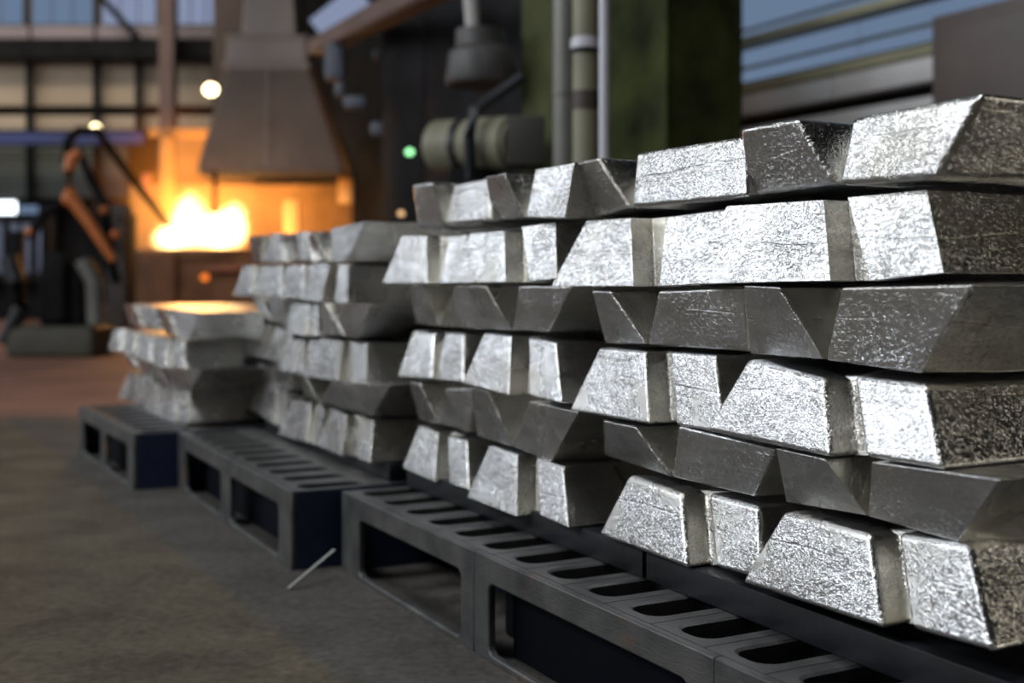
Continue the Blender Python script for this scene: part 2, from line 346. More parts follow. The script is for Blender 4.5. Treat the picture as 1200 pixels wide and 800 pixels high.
# ---------------------------------------------------------------- furnace, hood, fire
YF = 12.0
fu = empty('melting_furnace', (at(250, 335, YF+.4).x, YF+.4, 0)); tag(fu, 'scorched brown melting furnace glowing orange under the hood', 'furnace')
ps = []
cx = at(232, 0, YF).x; zr = at(0, 291, YF).z
m = MB(); n = 40
def ring(r, z, rx=1.0): return [(cx+r*rx*math.cos(2*PI*k/n), YF+.6+r*.7*math.sin(2*PI*k/n), z) for k in range(n)]
m.loft([ring(.62, 0), ring(.72, .3), ring(.74, zr-.12), ring(.80, zr-.10), ring(.80, zr), ring(.66, zr), ring(.64, zr-.15)], cap=True); ps.append(m.build('shell', M['clay']))
m = MB(); m.loft([ring(.655, zr-.10), ring(.655, zr-.085)]); ps.append(m.build('melt', M['melt']))
def fb(x0, x1, y0, y1, Y, th, mat, name): o = bx(x0, x1, y0, y1, Y, th, mat, name, None, .01); ps.append(o); return o
fb(152, 420, 216, 420, YF+1.6, .15, M['refr'], 'back_wall')
fb(190, 300, 150, 216, YF+1.9, .1, M['refr'], 'upper_panel')
fb(174, 250, 150, 160, YF+1.3, .12, M['refr'], 'lintel')
fb(188, 203, 160, 290, YF+1.2, .12, M['refr'], 'frame_post')
fb(332, 350, 234, 300, YF+.9, .12, M['firelit_brick'], 'frame_post')
fb(396, 412, 209, 238, YF+.6, .1, M['firelit_brick'], 'frame_post')
fb(166, 176, 203, 232, YF+1.1, .1, M['rust'], 'guard')
fb(148, 205, 296, 384, YF+.02, .12, M['clay'], 'front_apron')
fb(205, 420, 300, 384, YF+.10, .12, M['clay'], 'front_apron')
fb(240, 300, 312, 318, YF-.02, .1, M['rust'], 'rail')
hang(ps, fu)
# flames: glowing gas in a real volume over the melt
def flame_mat(name, color, dens, falloff=1.0, nz=3.0, hot=None):
    m = bpy.data.materials.new(name); m.use_nodes = True; nt = m.node_tree; nt.nodes.clear(); N = nt.nodes.new; L = nt.links.new
    tc = N('ShaderNodeTexCoord'); ln = N('ShaderNodeVectorMath'); ln.operation = 'LENGTH'
    no = N('ShaderNodeTexNoise'); no.inputs['Scale'].default_value = nz; no.inputs['Detail'].default_value = 2; L(tc.outputs['Object'], no.inputs['Vector'])
    L(tc.outputs['Object'], ln.inputs[0])
    ma = N('ShaderNodeMath'); ma.operation = 'MULTIPLY_ADD'; ma.inputs[1].default_value = .7; ma.inputs[2].default_value = -.35; L(no.outputs['Fac'], ma.inputs[0])
    ad = N('ShaderNodeMath'); ad.operation = 'ADD'; L(ln.outputs['Value'], ad.inputs[0]); L(ma.outputs[0], ad.inputs[1])
    mr = N('ShaderNodeMapRange'); mr.interpolation_type = 'SMOOTHERSTEP'; mr.inputs[1].default_value = 1.0; mr.inputs[2].default_value = .1; mr.inputs[3].default_value = 0; mr.inputs[4].default_value = dens; L(ad.outputs[0], mr.inputs[0])
    e = N('ShaderNodeEmission'); e.inputs[0].default_value = (*color, 1); L(mr.outputs[0], e.inputs[1])
    o = N('ShaderNodeOutputMaterial'); L(e.outputs[0], o.inputs['Volume']); return m
def gas(name, px, py, Y, sx, sy, sz, mat, parent=None):
    m = MB(); m.ball((0, 0, 0), 1.0, n=24); o = m.build(name, mat, None); o.location = at(px, py, Y); o.scale = (sx*Y/FPX, sy, sz*Y/FPX); 
    if parent: o.parent = parent; o.matrix_parent_inverse = Matrix.Translation(-parent.location)
    return o
fire = empty('furnace_fire', at(235, 291, YF+.6)); tag(fire, 'white hot flames over the open furnace mouth', 'fire')
fm_hot = flame_mat('flame_core', (1.0, .62, .22), 26.0, nz=2.2)
fm_mid = flame_mat('flame_glow', (1.0, .34, .04), 1.35, nz=1.6)
fm_haze = flame_mat('hot_haze', (1.0, .28, .03), .30, nz=1.0)
gas('flame', 256, 272, YF+.6, 40, .5, 34, fm_hot, fire)
gas('flame', 222, 262, YF+.55, 26, .4, 46, fm_hot, fire)
gas('flame', 200, 280, YF+.5, 26, .35, 24, fm_hot, fire)
gas('flame', 274, 262, YF+.6, 20, .35, 32, fm_hot, fire)
gas('flame_glow', 220, 255, YF+.9, 88, .8, 76, fm_mid, fire)
point('post_fill', at(372, 262, YF+.2), 9, (1, .45, .1), .1)  # added fill with no source of its own, brightens the furnace posts
gas('hot_haze', 215, 225, YF+1.0, 125, 1.0, 125, fm_haze, fire)
for px, py, e in ((235, 262, 45), (205, 240, 22)): point('fire_light', at(px, py, YF+.3), e, (1.0, .42, .10), .25)

hd = empty('fume_hood', (at(325, 0, YF+.5).x, YF+.5, at(0, 207, YF+.5).z)); tag(hd, 'large grey tapered fume hood hanging over the furnace fire', 'hood')
YH = YF+.5
def sq(xl, xr, py, dy):
    a = at(xl, py, YH-dy*0); b = at(xr, py, YH); hw = (b.x-a.x)/2; c = (a.x+b.x)/2; ch = hw*.05
    d = hw*.45
    P = [(c-hw, YH-d+ch), (c-hw+ch, YH-d), (c+hw-ch, YH-d), (c+hw, YH-d+ch), (c+hw, YH+d-ch), (c+hw-ch, YH+d), (c-hw+ch, YH+d), (c-hw, YH+d-ch)]
    return [(x, y, b.z) for x, y in P]
ps = []
m = MB(); m.loft([sq(242, 407, 206, 0), sq(240, 409, 200, 0), sq(270, 366, 84, 0)], cap=False); bmesh.ops.solidify(m.bm, geom=m.bm.faces[:], thickness=.02); ps.append(m.build('skirt', M['hood'], None, True, .3))
m = MB(); m.loft([sq(268, 369, 84, 0), sq(266, 369, 79, 0), sq(269, 365, 76, 0), sq(271, 363, 52, 0), sq(268, 366, 49, 0), sq(270, 364, 45, 0)]); ps.append(m.build('collar', M['hood'], None, True, .3))
m = MB(); m.loft([sq(286, 350, 46, 0), sq(293, 342, -60, 0), sq(293, 342, -120, 0)]); ps.append(m.build('duct', M['hood'], None, True, .3))
m = MB(); m.cyl(at(252, 200, YF+.1), at(252, 246, YF+.1), .022); m.ball(at(252, 246, YF+.1), .04); ps.append(m.build('hanging_rod', M['dark']))
for xx in (322,):
    m = MB(); a = at(xx-2, 200, YH); b = at(xx-3, 84, YH); 
    m.beam((a.x, YH-(at(409, 0, YH).x-at(240, 0, YH).x)/2*.45-.012, a.z), (b.x, YH-(at(366, 0, YH).x-at(270, 0, YH).x)/2*.45-.012, b.z), .03, .02); ps.append(m.build('seam', M['hood']))
hang(ps, hd)
tag(bx(250, 288, -120, 130, YF+1.9, .3, M['brown'], 'steel_column'), 'dark brown column behind the left edge of the hood', 'column')
tag(bx(350, 398, -120, 206, YF+2.9, .3, M['dark'], 'steel_column'), 'black column behind the right side of the hood', 'column')

# handling arm left of the furnace
YA = 9.6
ar = empty('tapping_arm', (at(85, 0, YA).x, YA, 0)); tag(ar, 'orange jointed handling arm left of the furnace', 'machine arm')
ps = []
m = MB(); m.tube([at(93, 178, YA), at(84, 184, YA), at(81, 200, YA), at(82, 228, YA)], [.035, .05, .045, .06], 12); ps.append(m.build('upper_arm', M['orange']))
m = MB(); m.ball(at(82, 233, YA), .07, (1, .8, .9)); ps.append(m.build('joint', M['orange']))
m = MB(); m.tube([at(84, 234, YA), at(105, 262, YA), at(122, 288, YA), at(133, 305, YA)], [.052, .045, .04, .03], 12); ps.append(m.build('forearm', M['orange']))
m = MB(); m.tube([at(74, 236, YA), at(52, 250, YA), at(40, 268, YA), at(36, 280, YA)], [.03, .05, .045, .05], 10); ps.append(m.build('side_arm', M['dark']))
m = MB(); m.ball(at(37, 272, YA), .05); ps.append(m.build('wrist', M['orange']))
m = MB(); m.ball(at(122, 246, YA+.1), .035); ps.append(m.build('coupling', M['orange']))
m = MB(); m.ball(at(135, 275, YA+.1), .04); ps.append(m.build('coupling', M['orange']))
m = MB(); m.tube([at(78, 190, YA+.3), at(80, 165, YA+.3), at(92, 153, YA+.3), at(108, 154, YA+.3)], .04, 10); ps.append(m.build('hose', M['dark']))
m = MB(); m.tube([at(92, 175, YA+.3), at(104, 205, YA+.3), at(122, 240, YA+.3), at(128, 300, YA+.3), at(136, 330, YA+.3)], [.03, .04, .045, .045, .04], 10); ps.append(m.build('hose', M['dark']))
m = MB(); m.beam(at(140, 240, YA+.4), at(140, 397, YA+.4), .16, .2, .01); m.beam(at(150, 250, YA+.5), at(150, 397, YA+.5), .1, .15, .01); ps.append(m.build('mast', M['brown']))
m = MB(); m.beam(at(54, 240, YA+.3), at(54, 400, YA+.3), .07, .05, .01); ps.append(m.build('mast', M['dark']))
hang(ps, ar)
ln = MB(); ln.tube([at(113, 152, YA-.2), at(150, 203, YA+.8), at(196, 262, YF+.2)], .035, 10); o = ln.build('steel_lance', M['void']); tag(rehang(o, at(196, 262, YF+.2)), 'long dark lance reaching down into the fire', 'lance')

# skimming machine at the far left
YM = 8.7
mc = empty('skimming_machine', (at(60, 0, YM).x, YM, 0)); tag(mc, 'dark low machine with padded base at the far left', 'machine')
ps = []
m = MB(); a = at(8, 419, YM); b = at(112, 382, YM); m.box(((a.x+b.x)/2, YM+.2, (0+b.z)/2), (b.x-a.x, .5, b.z), bev=.05, seg=3); ps.append(m.build('base', plain('khaki_dark', (.05, .047, .033), .6)))
m = MB(); a = at(38, 384, YM); b = at(92, 305, YM); m.box(((a.x+b.x)/2, YM+.3, (a.z+b.z)/2), (b.x-a.x, .4, b.z-a.z), bev=.06, seg=3); ps.append(m.build('housing', M['dark']))
m = MB(); m.tube([at(96, 305, YM), at(110, 330, YM), at(112, 380, YM)], .06, 12); ps.append(m.build('pipe', M['grey']))
m = MB(); m.tube([at(10, 300, YM), at(18, 330, YM), at(26, 360, YM), at(4, 402, YM)], [.06, .07, .06, .05], 12); ps.append(m.build('hose', M['black']))
m = MB(); m.cyl(at(104, 378, YM+.3), at(104, 330, YM+.3), .10, .08); ps.append(m.build('motor', M['dark']))
m = MB(); m.box(at(68, 335, YM+.05), (.12, .1, .5), bev=.02); m.box(at(20, 325, YM+.3), (.1, .1, .7), bev=.02); ps.append(m.build('bracket', M['dark']))
hang(ps, mc)
o = bx(118, 150, 356, 386, 10.6, .4, M['clay'], 'slag_box', None, .03); tag(o, 'scorched box lit orange beside the furnace foot', 'box')

# lamps
def lamp(px, py, Y, r, mat, label, energy=0, color=(1, .85, .6), name='flood_lamp'):
    t = empty(name, at(px, py, Y)); tag(t, label, 'lamp'); c = at(px, py, Y); rr = r*Y/FPX; ps = []
    m = MB(); m.ball(c, rr, (1, .5, .85)); ps.append(m.build('bulb', mat))
    m = MB(); m.cyl(c+Vector((0, .02+rr*.3, 0)), c+Vector((0, .12+rr*.3, .0)), rr*1.15, rr*.6); ps.append(m.build('housing', M['dark']))
    hang(ps, t)
lamp(247, 105, 11, 8.5, M['lamp'], 'round warm flood lamp at the left edge of the hood')
lamp(112, 150, 11, 6, M['lamp'], 'smaller warm lamp above the orange handling arm')
lamp(480, 178, 6.5, 5, M['green_glow'], 'green signal lamp on the dark machinery', name='signal_lamp')
lamp(470, 250, 6.5, 4, M['amber_glow'], 'small amber lamp just above the third stack', name='signal_lamp')
point('lamp_light', at(247, 112, 10.8), 12, (1, .75, .45), .1)
for px, py in ((240, 325),): lamp(px, py, 11.5, 5, emit('ember_lamp', (1, .22, .03), 1.3), 'small orange indicator below the furnace rim', name='signal_lamp')

# ---------------------------------------------------------------- dark plant machinery between the hood and the green column
dm = empty('press_housing', rp(5.5, 3.2, 0)); tag(dm, 'tall black machine housing behind the stacks', 'machine')
ps = []
for j in range(4):
    a = 4.75+j*.68; ps.append(sbox(a+.01, a+.67, 3.2, 3.7, 0, 3.4, M['dark'], 'panel', None, .01))
hang(ps, dm)
YD = 4.6
hp = empty('feed_hopper', at(565, 100, YD)); tag(hp, 'dark grey bell shaped hopper hanging left of the columns', 'hopper')
ps = []
def cring(xl, xr, py, Y, n=28):
    a = at(xl, py, Y); b = at(xr, py, Y); c = (a+b)/2; r = (b.x-a.x)/2; return [(c.x+r*math.cos(2*PI*k/n), Y+r*math.sin(2*PI*k/n), a.z) for k in range(n)]
m = MB(); m.loft([cring(524, 608, 100, YD), cring(522, 610, 94, YD), cring(526, 600, 62, YD), cring(534, 594, 56, YD), cring(534, 592, 36, YD)]); ps.append(m.build('bell', plain('hopper_paint', (.032, .029, .028), .5)))
m = MB(); m.loft([cring(546, 562, 36, YD), cring(543, 560, 0, YD), cring(543, 560, -80, YD)]); ps.append(m.build('neck', M['wallgrey']))
hang(ps, hp)
dr = empty('cream_drum', at(540, 172, 4.5)); tag(dr, 'cream horizontal motor drum below the dark hopper', 'motor')
ps = []
a = at(512, 172, 4.55); b = at(606, 168, 4.3)
m = MB(); m.cyl(a, b, .100, .100, 32, .015); ps.append(m.build('drum', M['cream']))
m = MB(); m.cyl(a.lerp(b, .38), a.lerp(b, .44), .112, .112, 32); ps.append(m.build('band', M['black']))
m = MB(); m.box(at(616, 168, 4.2), (.13, .2, .17), bev=.01); ps.append(m.build('terminal_box', plain('olive_grey', (.03, .03, .024), .6)))
pc = a.lerp(b, .55); m = MB(); m.box((pc.x, pc.y, (pc.z-.09)/2), (.22, .16, pc.z-.09), bev=.008); ps.append(m.build('pedestal', M['dark']))
hang(ps, dr)
m = MB(); m.tube([at(552, 210, 4.3), at(550, 160, 4.25), at(556, 130, 4.25), at(575, 115, 4.3), at(612, 90, 4.3)], .022, 10); tag(rehang(m.build('black_hose', M['black']), at(552, 210, 4.3)), 'black hose looping over the cream drum', 'hose')
for (px, py, w_, h_) in ((400, 108, 9, 8), (413, 120, 14, 8), (446, 150, 12, 7), (440, 65, 5, 5), (460, 100, 8, 10), (390, 72, 10, 22)):
    pass
gb = empty('valve_rack', at(410, 120, 8.5)); tag(gb, 'blue grey valves and pipes right of the hood', 'pipework'); ps = []
for (x0, x1, y0, y1) in ((392, 402, 95, 112), (402, 428, 112, 126), (434, 458, 142, 158), (436, 446, 58, 68), (452, 470, 92, 110), (380, 402, 50, 92)):
    o = bx(x0, x1, y0, y1, 8.4, .12, bpy.data.materials.get('valve_paint') or plain('valve_paint', (.085, .095, .13), .5), 'valve', None, .02); ps.append(o)
hang(ps, gb)
# uprights: olive post, grey duct, cream duct, white pipe, green column
def rcol(p, x0, x1, dp, mat, name, label, cat='column', z1=4.2, web=True):
    ra = onp(x1, 100, p).dot(R); rb = onp(x0, 100, p).dot(R); t = empty(name, rp((ra+rb)/2, p+dp/2, 0)); tag(t, label, cat); ps = []
    ps.append(sbox(ra, rb, p, p+.018, 0, z1, mat, 'flange', None, .003)); ps.append(sbox(ra, rb, p+dp-.018, p+dp, 0, z1, mat, 'flange', None, .003))
    ps.append(sbox((ra+rb)/2-.01, (ra+rb)/2+.01, p+.018, p+dp-.018, 0, z1, mat, 'web'))
    ps.append(sbox(ra+.004, ra+.016, p+.02, p+dp-.02, 0, z1, mat, 'cover_plate'))
    ps.append(sbox(ra-.04, rb+.04, p-.04, p+dp+.04, 0, .02, mat, 'foot_plate'))
    hang(ps, t)
rcol(2.0, 714, 781, .27, M['green'], 'green_column', 'tall dark green steel column behind the nearest stack')
rcol(2.3, 611, 652, .22, M['olive'], 'olive_column', 'olive steel column left of the grey duct')
def vpipe(px, Y, wpx, mat, name, label, parts=()):
    t = empty(name, (at(px, 0, Y).x, Y, 0)); tag(t, label, 'pipe'); x = at(px, 0, Y).x; r = wpx/2*Y/FPX; ps = []
    m = MB(); m.cyl((x, Y, 0), (x, Y, 4.2), r, r, 28); ps.append(m.build('pipe_run', mat))
    for (py, h, k, mm) in parts:
        z = at(px, py, Y).z; m = MB(); m.cyl((x, Y, z-h/2), (x, Y, z+h/2), r*k, r*k, 28, .004); ps.append(m.build('collar', mm))
    hang(ps, t)
vpipe(663, 3.55, 30, M['grey'], 'grey_duct', 'wide grey round duct rising behind the stacks', ((110, .02, 1.08, M['grey']),))
vpipe(686, 3.35, 30, M['cream'], 'cream_duct', 'cream duct with flanged joint beside the white pipe', ((52, .035, 1.15, M['white']), (60, .02, 1.1, M['dark']), (118, .06, 1.05, M['brown'])))
vpipe(708, 2.9, 12, M['white'], 'white_pipe', 'thin white vertical pipe left of the green column')

# ---------------------------------------------------------------- pallets
def rrect(x0, x1, y0, y1, r, n=4):
    pts = []
    for cx_, cy_, a0 in ((x1-r, y1-r, 0), (x0+r, y1-r, PI/2), (x0+r, y0+r, PI), (x1-r, y0+r, 1.5*PI)):
        for i in range(n+1): a = a0+PI/2*i/n; pts.append((cx_+r*math.cos(a), cy_+r*math.sin(a)))
    return pts
def holed(mb, x0, x1, y0, y1, hx0, hx1, hy0, hy1, r, t0, t1, fn, lip=0.0):
    """plate with a rounded hole; fn(u, v, t) gives the 3-D point"""
    inner = rrect(hx0, hx1, hy0, hy1, r); outer = []
    n = len(inner); q = n//4
    cs = [(x1, y1), (x0, y1), (x0, y0), (x1, y0)]
    for i in range(n):
        s, k = divmod(i, q); u, v = inner[i]
        if k < q/2-.01 and s == 0: o = (x1, v if k else v)
        else: o = None
        # project towards nearest outer side
        if s == 0: o = (x1, v) if k < q//2 else ((x1, y1) if k == q//2 else (u, y1))
        if s == 1: o = (u, y1) if k < q//2 else ((x0, y1) if k == q//2 else (x0, v))
        if s == 2: o = (x0, v) if k < q//2 else ((x0, y0) if k == q//2 else (u, y0))
        if s == 3: o = (u, y0) if k < q//2 else ((x1, y0) if k == q//2 else (x1, v))
        outer.append(o)
    bm = mb.bm
    def loop(pts, t): return [bm.verts.new(fn(u, v, t)) for u, v in pts]
    o1, o0, i1, i0 = loop(outer, t1), loop(outer, t0), loop(inner, t1 if not lip else t1), loop(inner, t0)
    if lip:
        mid = rrect(hx0-lip, hx1+lip, hy0-lip, hy1+lip, r+lip); m1 = loop(mid, t1)
        i1b = loop(inner, t1-lip*.6)
    for i in range(n):
        j = (i+1) % n
        if lip:
            bm.faces.new((o1[i], o1[j], m1[j], m1[i])); bm.faces.new((m1[i], m1[j], i1b[j], i1b[i])); bm.faces.new((i1b[i], i1b[j], i0[j], i0[i]))
        else:
            bm.faces.new((o1[i], o1[j], i1[j], i1[i])); bm.faces.new((i1[i], i1[j], i0[j], i0[i]))
        bm.faces.new((o0[j], o0[i], i0[i], i0[j])); bm.faces.new((o1[j], o1[i], o0[i], o0[j]))
    if lip:
        for v in i1: bm.verts.remove(v)
PH = 0.144
def pallet(r_near, p_near, yaw, length, bays, post, depth, label, slots, step):
    """local x along the row away from the camera, local y = -across (towards the aisle is +y)"""
    t = empty('slotted_pallet', rp(r_near, p_near, 0), ROWROT+yaw); tag(t, label, 'pallet', None)
    fm = MB(); w = length/bays
    for b in range(bays):
        x0 = b*w; x1 = x0+w; h0 = x0+(post if b == 0 else post/2); h1 = x1-(post if b == bays-1 else post/2)
        holed(fm, x0, x1, 0, PH+.0006, h0, h1, .009, PH-.037, .012, 0, -.012, lambda u, v, q: (u, q, v), .0)
    sf = fm.build('side_frame', M['pallet'], t, True, .5)
    bv = sf.modifiers.new('b', 'BEVEL'); bv.width = .0025; bv.segments = 2; bv.limit_method = 'ANGLE'; bv.angle_limit = .9
    # far side frame too
    fm = MB()
    for b in range(bays):
        x0 = b*w; x1 = x0+w
        holed(fm, x0, x1, 0, PH-.03, x0+post/2, x1-post/2, .012, PH-.05, .018, -depth+.022, -depth, lambda u, v, q: (u, q, v), .0)
    fm.build('side_frame', M['navy'], t, True, .5)
    for x in (0.006, length-.006):
        m = MB(); m.box((x, -.0125-(depth-.03)/2, (PH-.002)/2), (.020, depth-.03, PH-.002)); m.build('end_panel', M['navy'], t)
    for b in range(1, bays):
        for yy in (-.14, -.40, -.66):
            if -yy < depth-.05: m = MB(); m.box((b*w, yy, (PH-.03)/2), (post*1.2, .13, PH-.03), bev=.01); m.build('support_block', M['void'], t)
    for yy in (-.03-.2, -.55):
        m = MB(); m.box((length/2, yy, .006), (length-.05, .09, .012)); m.build('bottom_runner', M['navy'], t)
    m = MB(); m.box((length*.5, -.40, .057), (length-.05, .02, .112)); m.build('bay_shade_board', M['void'], t)  # dark board added so the bays read as black shade
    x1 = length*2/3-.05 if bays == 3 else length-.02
    m = MB(); m.box(((x1+.02)/2, -.045 if bays == 3 else -.06, .057), (x1-.02, .016, .112)); m.build('bay_shade_board', M['void'], t)  # second added board, closes off the bays as deep shade
    nb = int(round(length/step)); st = length/nb; gap = .0016
    m = MB()
    holed(m, gap/2, st-gap/2, -.20, -.0125, .022, st-.022, -.155, -.030, .018, PH-.030, PH, lambda u, v, q: (u, v, q), .004)
    m.box((st/2, -.2-(depth-.2)/2, PH-.016), (st-gap, depth-.2, .028))
    me = m.mesh('deck_board', M['pallet']); smooth_by_angle(me, .5)
    for i in range(nb): b = link('deck_board', me, t); b.location.x = i*st
    return t
pallet(0.40, .757, -.028, 1.66, 3, .09, .80, 'nearest slotted grey pallet, under the two nearest ingot stacks', True, .0985)
pallet(2.10, .722, -.04, 1.00, 2, .085, .80, 'middle slotted pallet with a navy end face', True, .1)
pallet(3.12, .655, -.0, .80, 2, .075, .80, 'farthest and shortest slotted pallet under the low stack', True, .1)

def bearer(r0, p0, r1, p1, z0, z1, wd, label):
    a = rp(r0, p0, (z0+z1)/2); b = rp(r1, p1, (z0+z1)/2); d = b-a
    m = MB(); m.box((d.length/2, 0, 0), (d.length, wd, z1-z0), bev=.002); o = m.build('steel_bearer', M['black']); o.location = a; o.rotation_euler.z = math.atan2(d.y, d.x)
    tag(o, label, 'bearer')
bearer(.42, .885, 1.245, .925, PH+.001, .181, .05, 'black steel bearer under the front of the nearest ingot stack')
bearer(1.255, .926, 2.05, .955, PH+.001, .181, .05, 'black steel bearer under the front of the second ingot stack')
bearer(2.12, .95, 3.04, 1.0, PH+.001, .176, .05, 'black steel bearer under the front of the third ingot stack')
bearer(.42, 1.27, 2.05, 1.33, PH+.001, .181, .05, 'black steel bearer under the back of the two nearest stacks')
# strap lying between the pallets
m = MB(); a = at(338, 692, 2.04); b = at(392, 645, 2.13)
m.beam((a.x, a.y, .004), (b.x, b.y, .05), .006, .002); o = m.build('strap_end', M['strap']); tag(rehang(o, (a.x, a.y, .004)), 'white strap end on the floor between two pallets', 'strap')

# ---------------------------------------------------------------- ingots
ORD = {1: 'top', 2: 'second', 3: 'third', 4: 'fourth', 5: 'fifth', 6: 'bottom'}
def ingot(name_pos, layer, stack, Lq, Rq, inv, p, k=0, r0=0, fwd=0.0, length=.5, nd=.035, rec=.022, lrec=.0, bev=.0066, look=None, layername=None):
    # front corners, each on its own upright plane: the wide edge stands proud, the narrow edge is drawn back
    if inv: dt, db = 0.0, rec
    else:   dt, db = rec*.8, 0.0
    def C(pt, d): return onp(pt[0], pt[1], p+fwd+d, k, r0)
    ex = lrec if inv else 0.0
    a, b, c, d = C(Lq[0], dt+ex*.3), C(Lq[1], dt), C(Lq[2], db), C(Lq[3], db+ex)
    if inv and layer == 1 and rec > .01: db2 = -.006
    else: db2 = db
    e, f, g, h = C(Rq[0], dt), C(Rq[1], dt), C(Rq[2], db2), C(Rq[3], db2)
    if inv: db = max(db, db2)
    n1 = Pv*nd
    b1, c1, e1, h1 = b+n1, c+n1, e+n1, h+n1
    am, dm, fm, gm = a+n1, d+n1, f+n1, g+n1
    if inv: gm = gm - R*.030*min(1.0, max(0.0, (g-f).dot(R)/.04))
    bk = Pv*length; ins = R*.012
    a2, d2, f2, g2 = a+bk-ins*0, d+bk, f+bk, gm+bk-n1
    V = [a, b, c, d, e, f, g, h, b1, c1, e1, h1, am, dm, fm, gm, a2, d2, f2, g2]
    base = (d+g+d2+g2)/4; base.z = min(d.z, g.z)
    F = [(3, 2, 1, 0), (2, 9, 8, 1), (9, 11, 10, 8), (11, 7, 4, 10), (7, 6, 5, 4),
         (0, 1, 8, 12), (4, 5, 14, 10), (12, 8, 10, 14, 18, 16),
         (2, 3, 13, 9), (6, 7, 11, 15), (9, 13, 17, 19, 15, 11),
         (3, 0, 12, 13), (13, 12, 16, 17), (5, 6, 15, 14), (14, 15, 19, 18), (17, 16, 18, 19)]
    RM = Matrix.Rotation(-ROWROT, 3, 'Z'); bm = bmesh.new(); vs = [bm.verts.new(RM @ (v-base)) for v in V]
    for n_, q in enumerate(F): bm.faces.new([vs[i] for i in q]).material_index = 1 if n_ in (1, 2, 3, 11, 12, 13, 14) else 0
    bmesh.ops.recalc_face_normals(bm, faces=bm.faces[:])
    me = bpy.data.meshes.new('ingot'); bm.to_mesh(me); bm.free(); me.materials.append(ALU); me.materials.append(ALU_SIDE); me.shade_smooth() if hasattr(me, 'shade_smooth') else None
    o = link('ingot', me); o.location = base; o.rotation_euler.z = ROWROT
    bv = o.modifiers.new('edge', 'BEVEL'); bv.width = bev; bv.segments = 3; bv.limit_method = 'ANGLE'; bv.angle_limit = .35; bv.harden_normals = True
    lk = look or ('upturned silver ingot' if inv else 'flat-laid silver ingot')
    tag(o, '%s, %s in the %s layer of the %s' % (lk, name_pos, layername or ORD[layer], stack), 'ingot', 'ingots in the %s' % stack)
    return o

NEAR = 'nearest stack'; SEC = 'second stack'; TH = 'third stack'; FAR = 'farthest stack'
P4 = .885; FW = -.030
BX = [ # layer, inv, left lobe (TL TR BR BL), right lobe
 (1, 1, [(866, 150), (934, 138), (979.5, 216), (875.5, 231)], [(997.5, 138), (1154, 108), (1096.5, 209), (981, 217)]),
 (2, 0, [(852, 241), (965, 234), (973, 329), (805, 333)], [(993, 231), (1086, 222), (1106, 320), (1019, 329)]),
 (3, 1, [(871, 334), (912, 336), (965, 421), (879, 415)], [(985.5, 337), (1141, 333), (1077, 437.5), (967.5, 422)]),
 (4, 0, [(875, 420), (966, 443), (974, 537), (825, 505)], [(999, 439), (1085, 450), (1105, 552), (1012.5, 536)]),
 (5, 1, [(909, 525), (966, 538), (1015.5, 604), (921, 588)], [(1021.5, 541), (1172, 562), (1122, 635), (1017, 604.5)]),
 (6, 0, [(917, 599), (1020, 626), (1035, 738), (867, 683)], [(1050, 624), (1136, 638), (1166, 766), (1066.5, 737)])]
AX = [
 (1, 1, [(668.5, 191), (700, 184), (738, 243), (686, 259)], [(745.6, 179), (874, 159), (876, 231), (740, 243)]),
 (2, 0, [(687, 258), (739, 255), (742, 336), (645, 336)], [(780, 254), (858, 243), (820, 334), (772, 336)]),
 (3, 1, [(692.5, 340), (714, 341), (757, 403), (709, 403)], [(771, 341), (871, 337), (877, 412), (759, 404)]),
 (4, 0, [(702, 407), (756, 412), (761, 497), (667, 481)], [(785.5, 412), (838, 416), (848, 508), (792, 498)]),
 (5, 1, [(706, 492), (744, 500), (786, 559), (708, 533)], [(794.5, 499), (908, 526), (882, 582), (788, 559)]),
 (6, 0, [(736, 556), (799, 578), (806, 667), (700, 627)], [(829, 577), (889, 593), (893, 680), (837, 665)])]
for L_, inv, lq, rq in BX: ingot('right one', L_, NEAR, lq, rq, inv, P4, fwd=FW, length=.46, lrec=.020, nd=.085 if inv else .035)
for L_, inv, lq, rq in AX: ingot('left one', L_, NEAR, lq, rq, inv, P4, length=.44, lrec=.020, nd=.085 if inv else .035)
P3 = .885
DX = [
 (1, 1, [(569, 207), (591, 203), (614.5, 254), (576.5, 259)], [(627.5, 198), (673, 190), (662, 256), (616, 255)]),
 (2, 0, [(551, 273), (590, 270), (592, 331), (525, 332)], [(611, 265), (651, 260), (652, 327), (620, 330)]),
 (3, 1, [(548, 334), (569, 335), (598, 387), (556, 386)], [(607, 335), (670, 335), (641, 389), (600, 387)]),
 (4, 0, [(567, 390), (599, 394), (596, 464), (541, 449)], [(619, 395), (651, 401), (658, 473), (621, 464)]),
 (5, 1, [(551, 454), (571, 458), (601, 523), (559, 511)], [(620, 470), (678, 483), (644, 541), (603, 524)]),
 (6, 0, [(573, 522), (606, 532), (605, 606), (546, 583)], [(629, 537), (659, 546), (666, 619), (632, 604)])]
CX = [
 (1, 1, [(482.5, 216), (504, 213), (519, 264), (489, 269)], [(532, 215), (572, 207), (576, 259), (520, 264)]),
 (2, 0, [(471, 276), (499, 276), (500, 332), (448, 332)], [(527, 277), (547, 275), (538, 332), (514, 332)]),
 (3, 1, [(477.5, 334), (493, 334), (516, 382), (488, 379)], [(532.5, 335), (556, 335), (562, 385), (517, 382)]),
 (4, 0, [(484, 387), (509, 390), (506, 445), (465, 441)], [(521, 389), (543, 391), (543, 449), (511, 446)]),
 (5, 1, [(479, 447), (491, 449), (514, 497), (491, 492)], [(521, 455), (557, 455), (549, 506), (515, 497)]),
 (6, 0, [(491, 498), (513, 507), (509, 565), (471, 548)], [(525, 511), (547, 516), (549, 574), (526, 567)])]
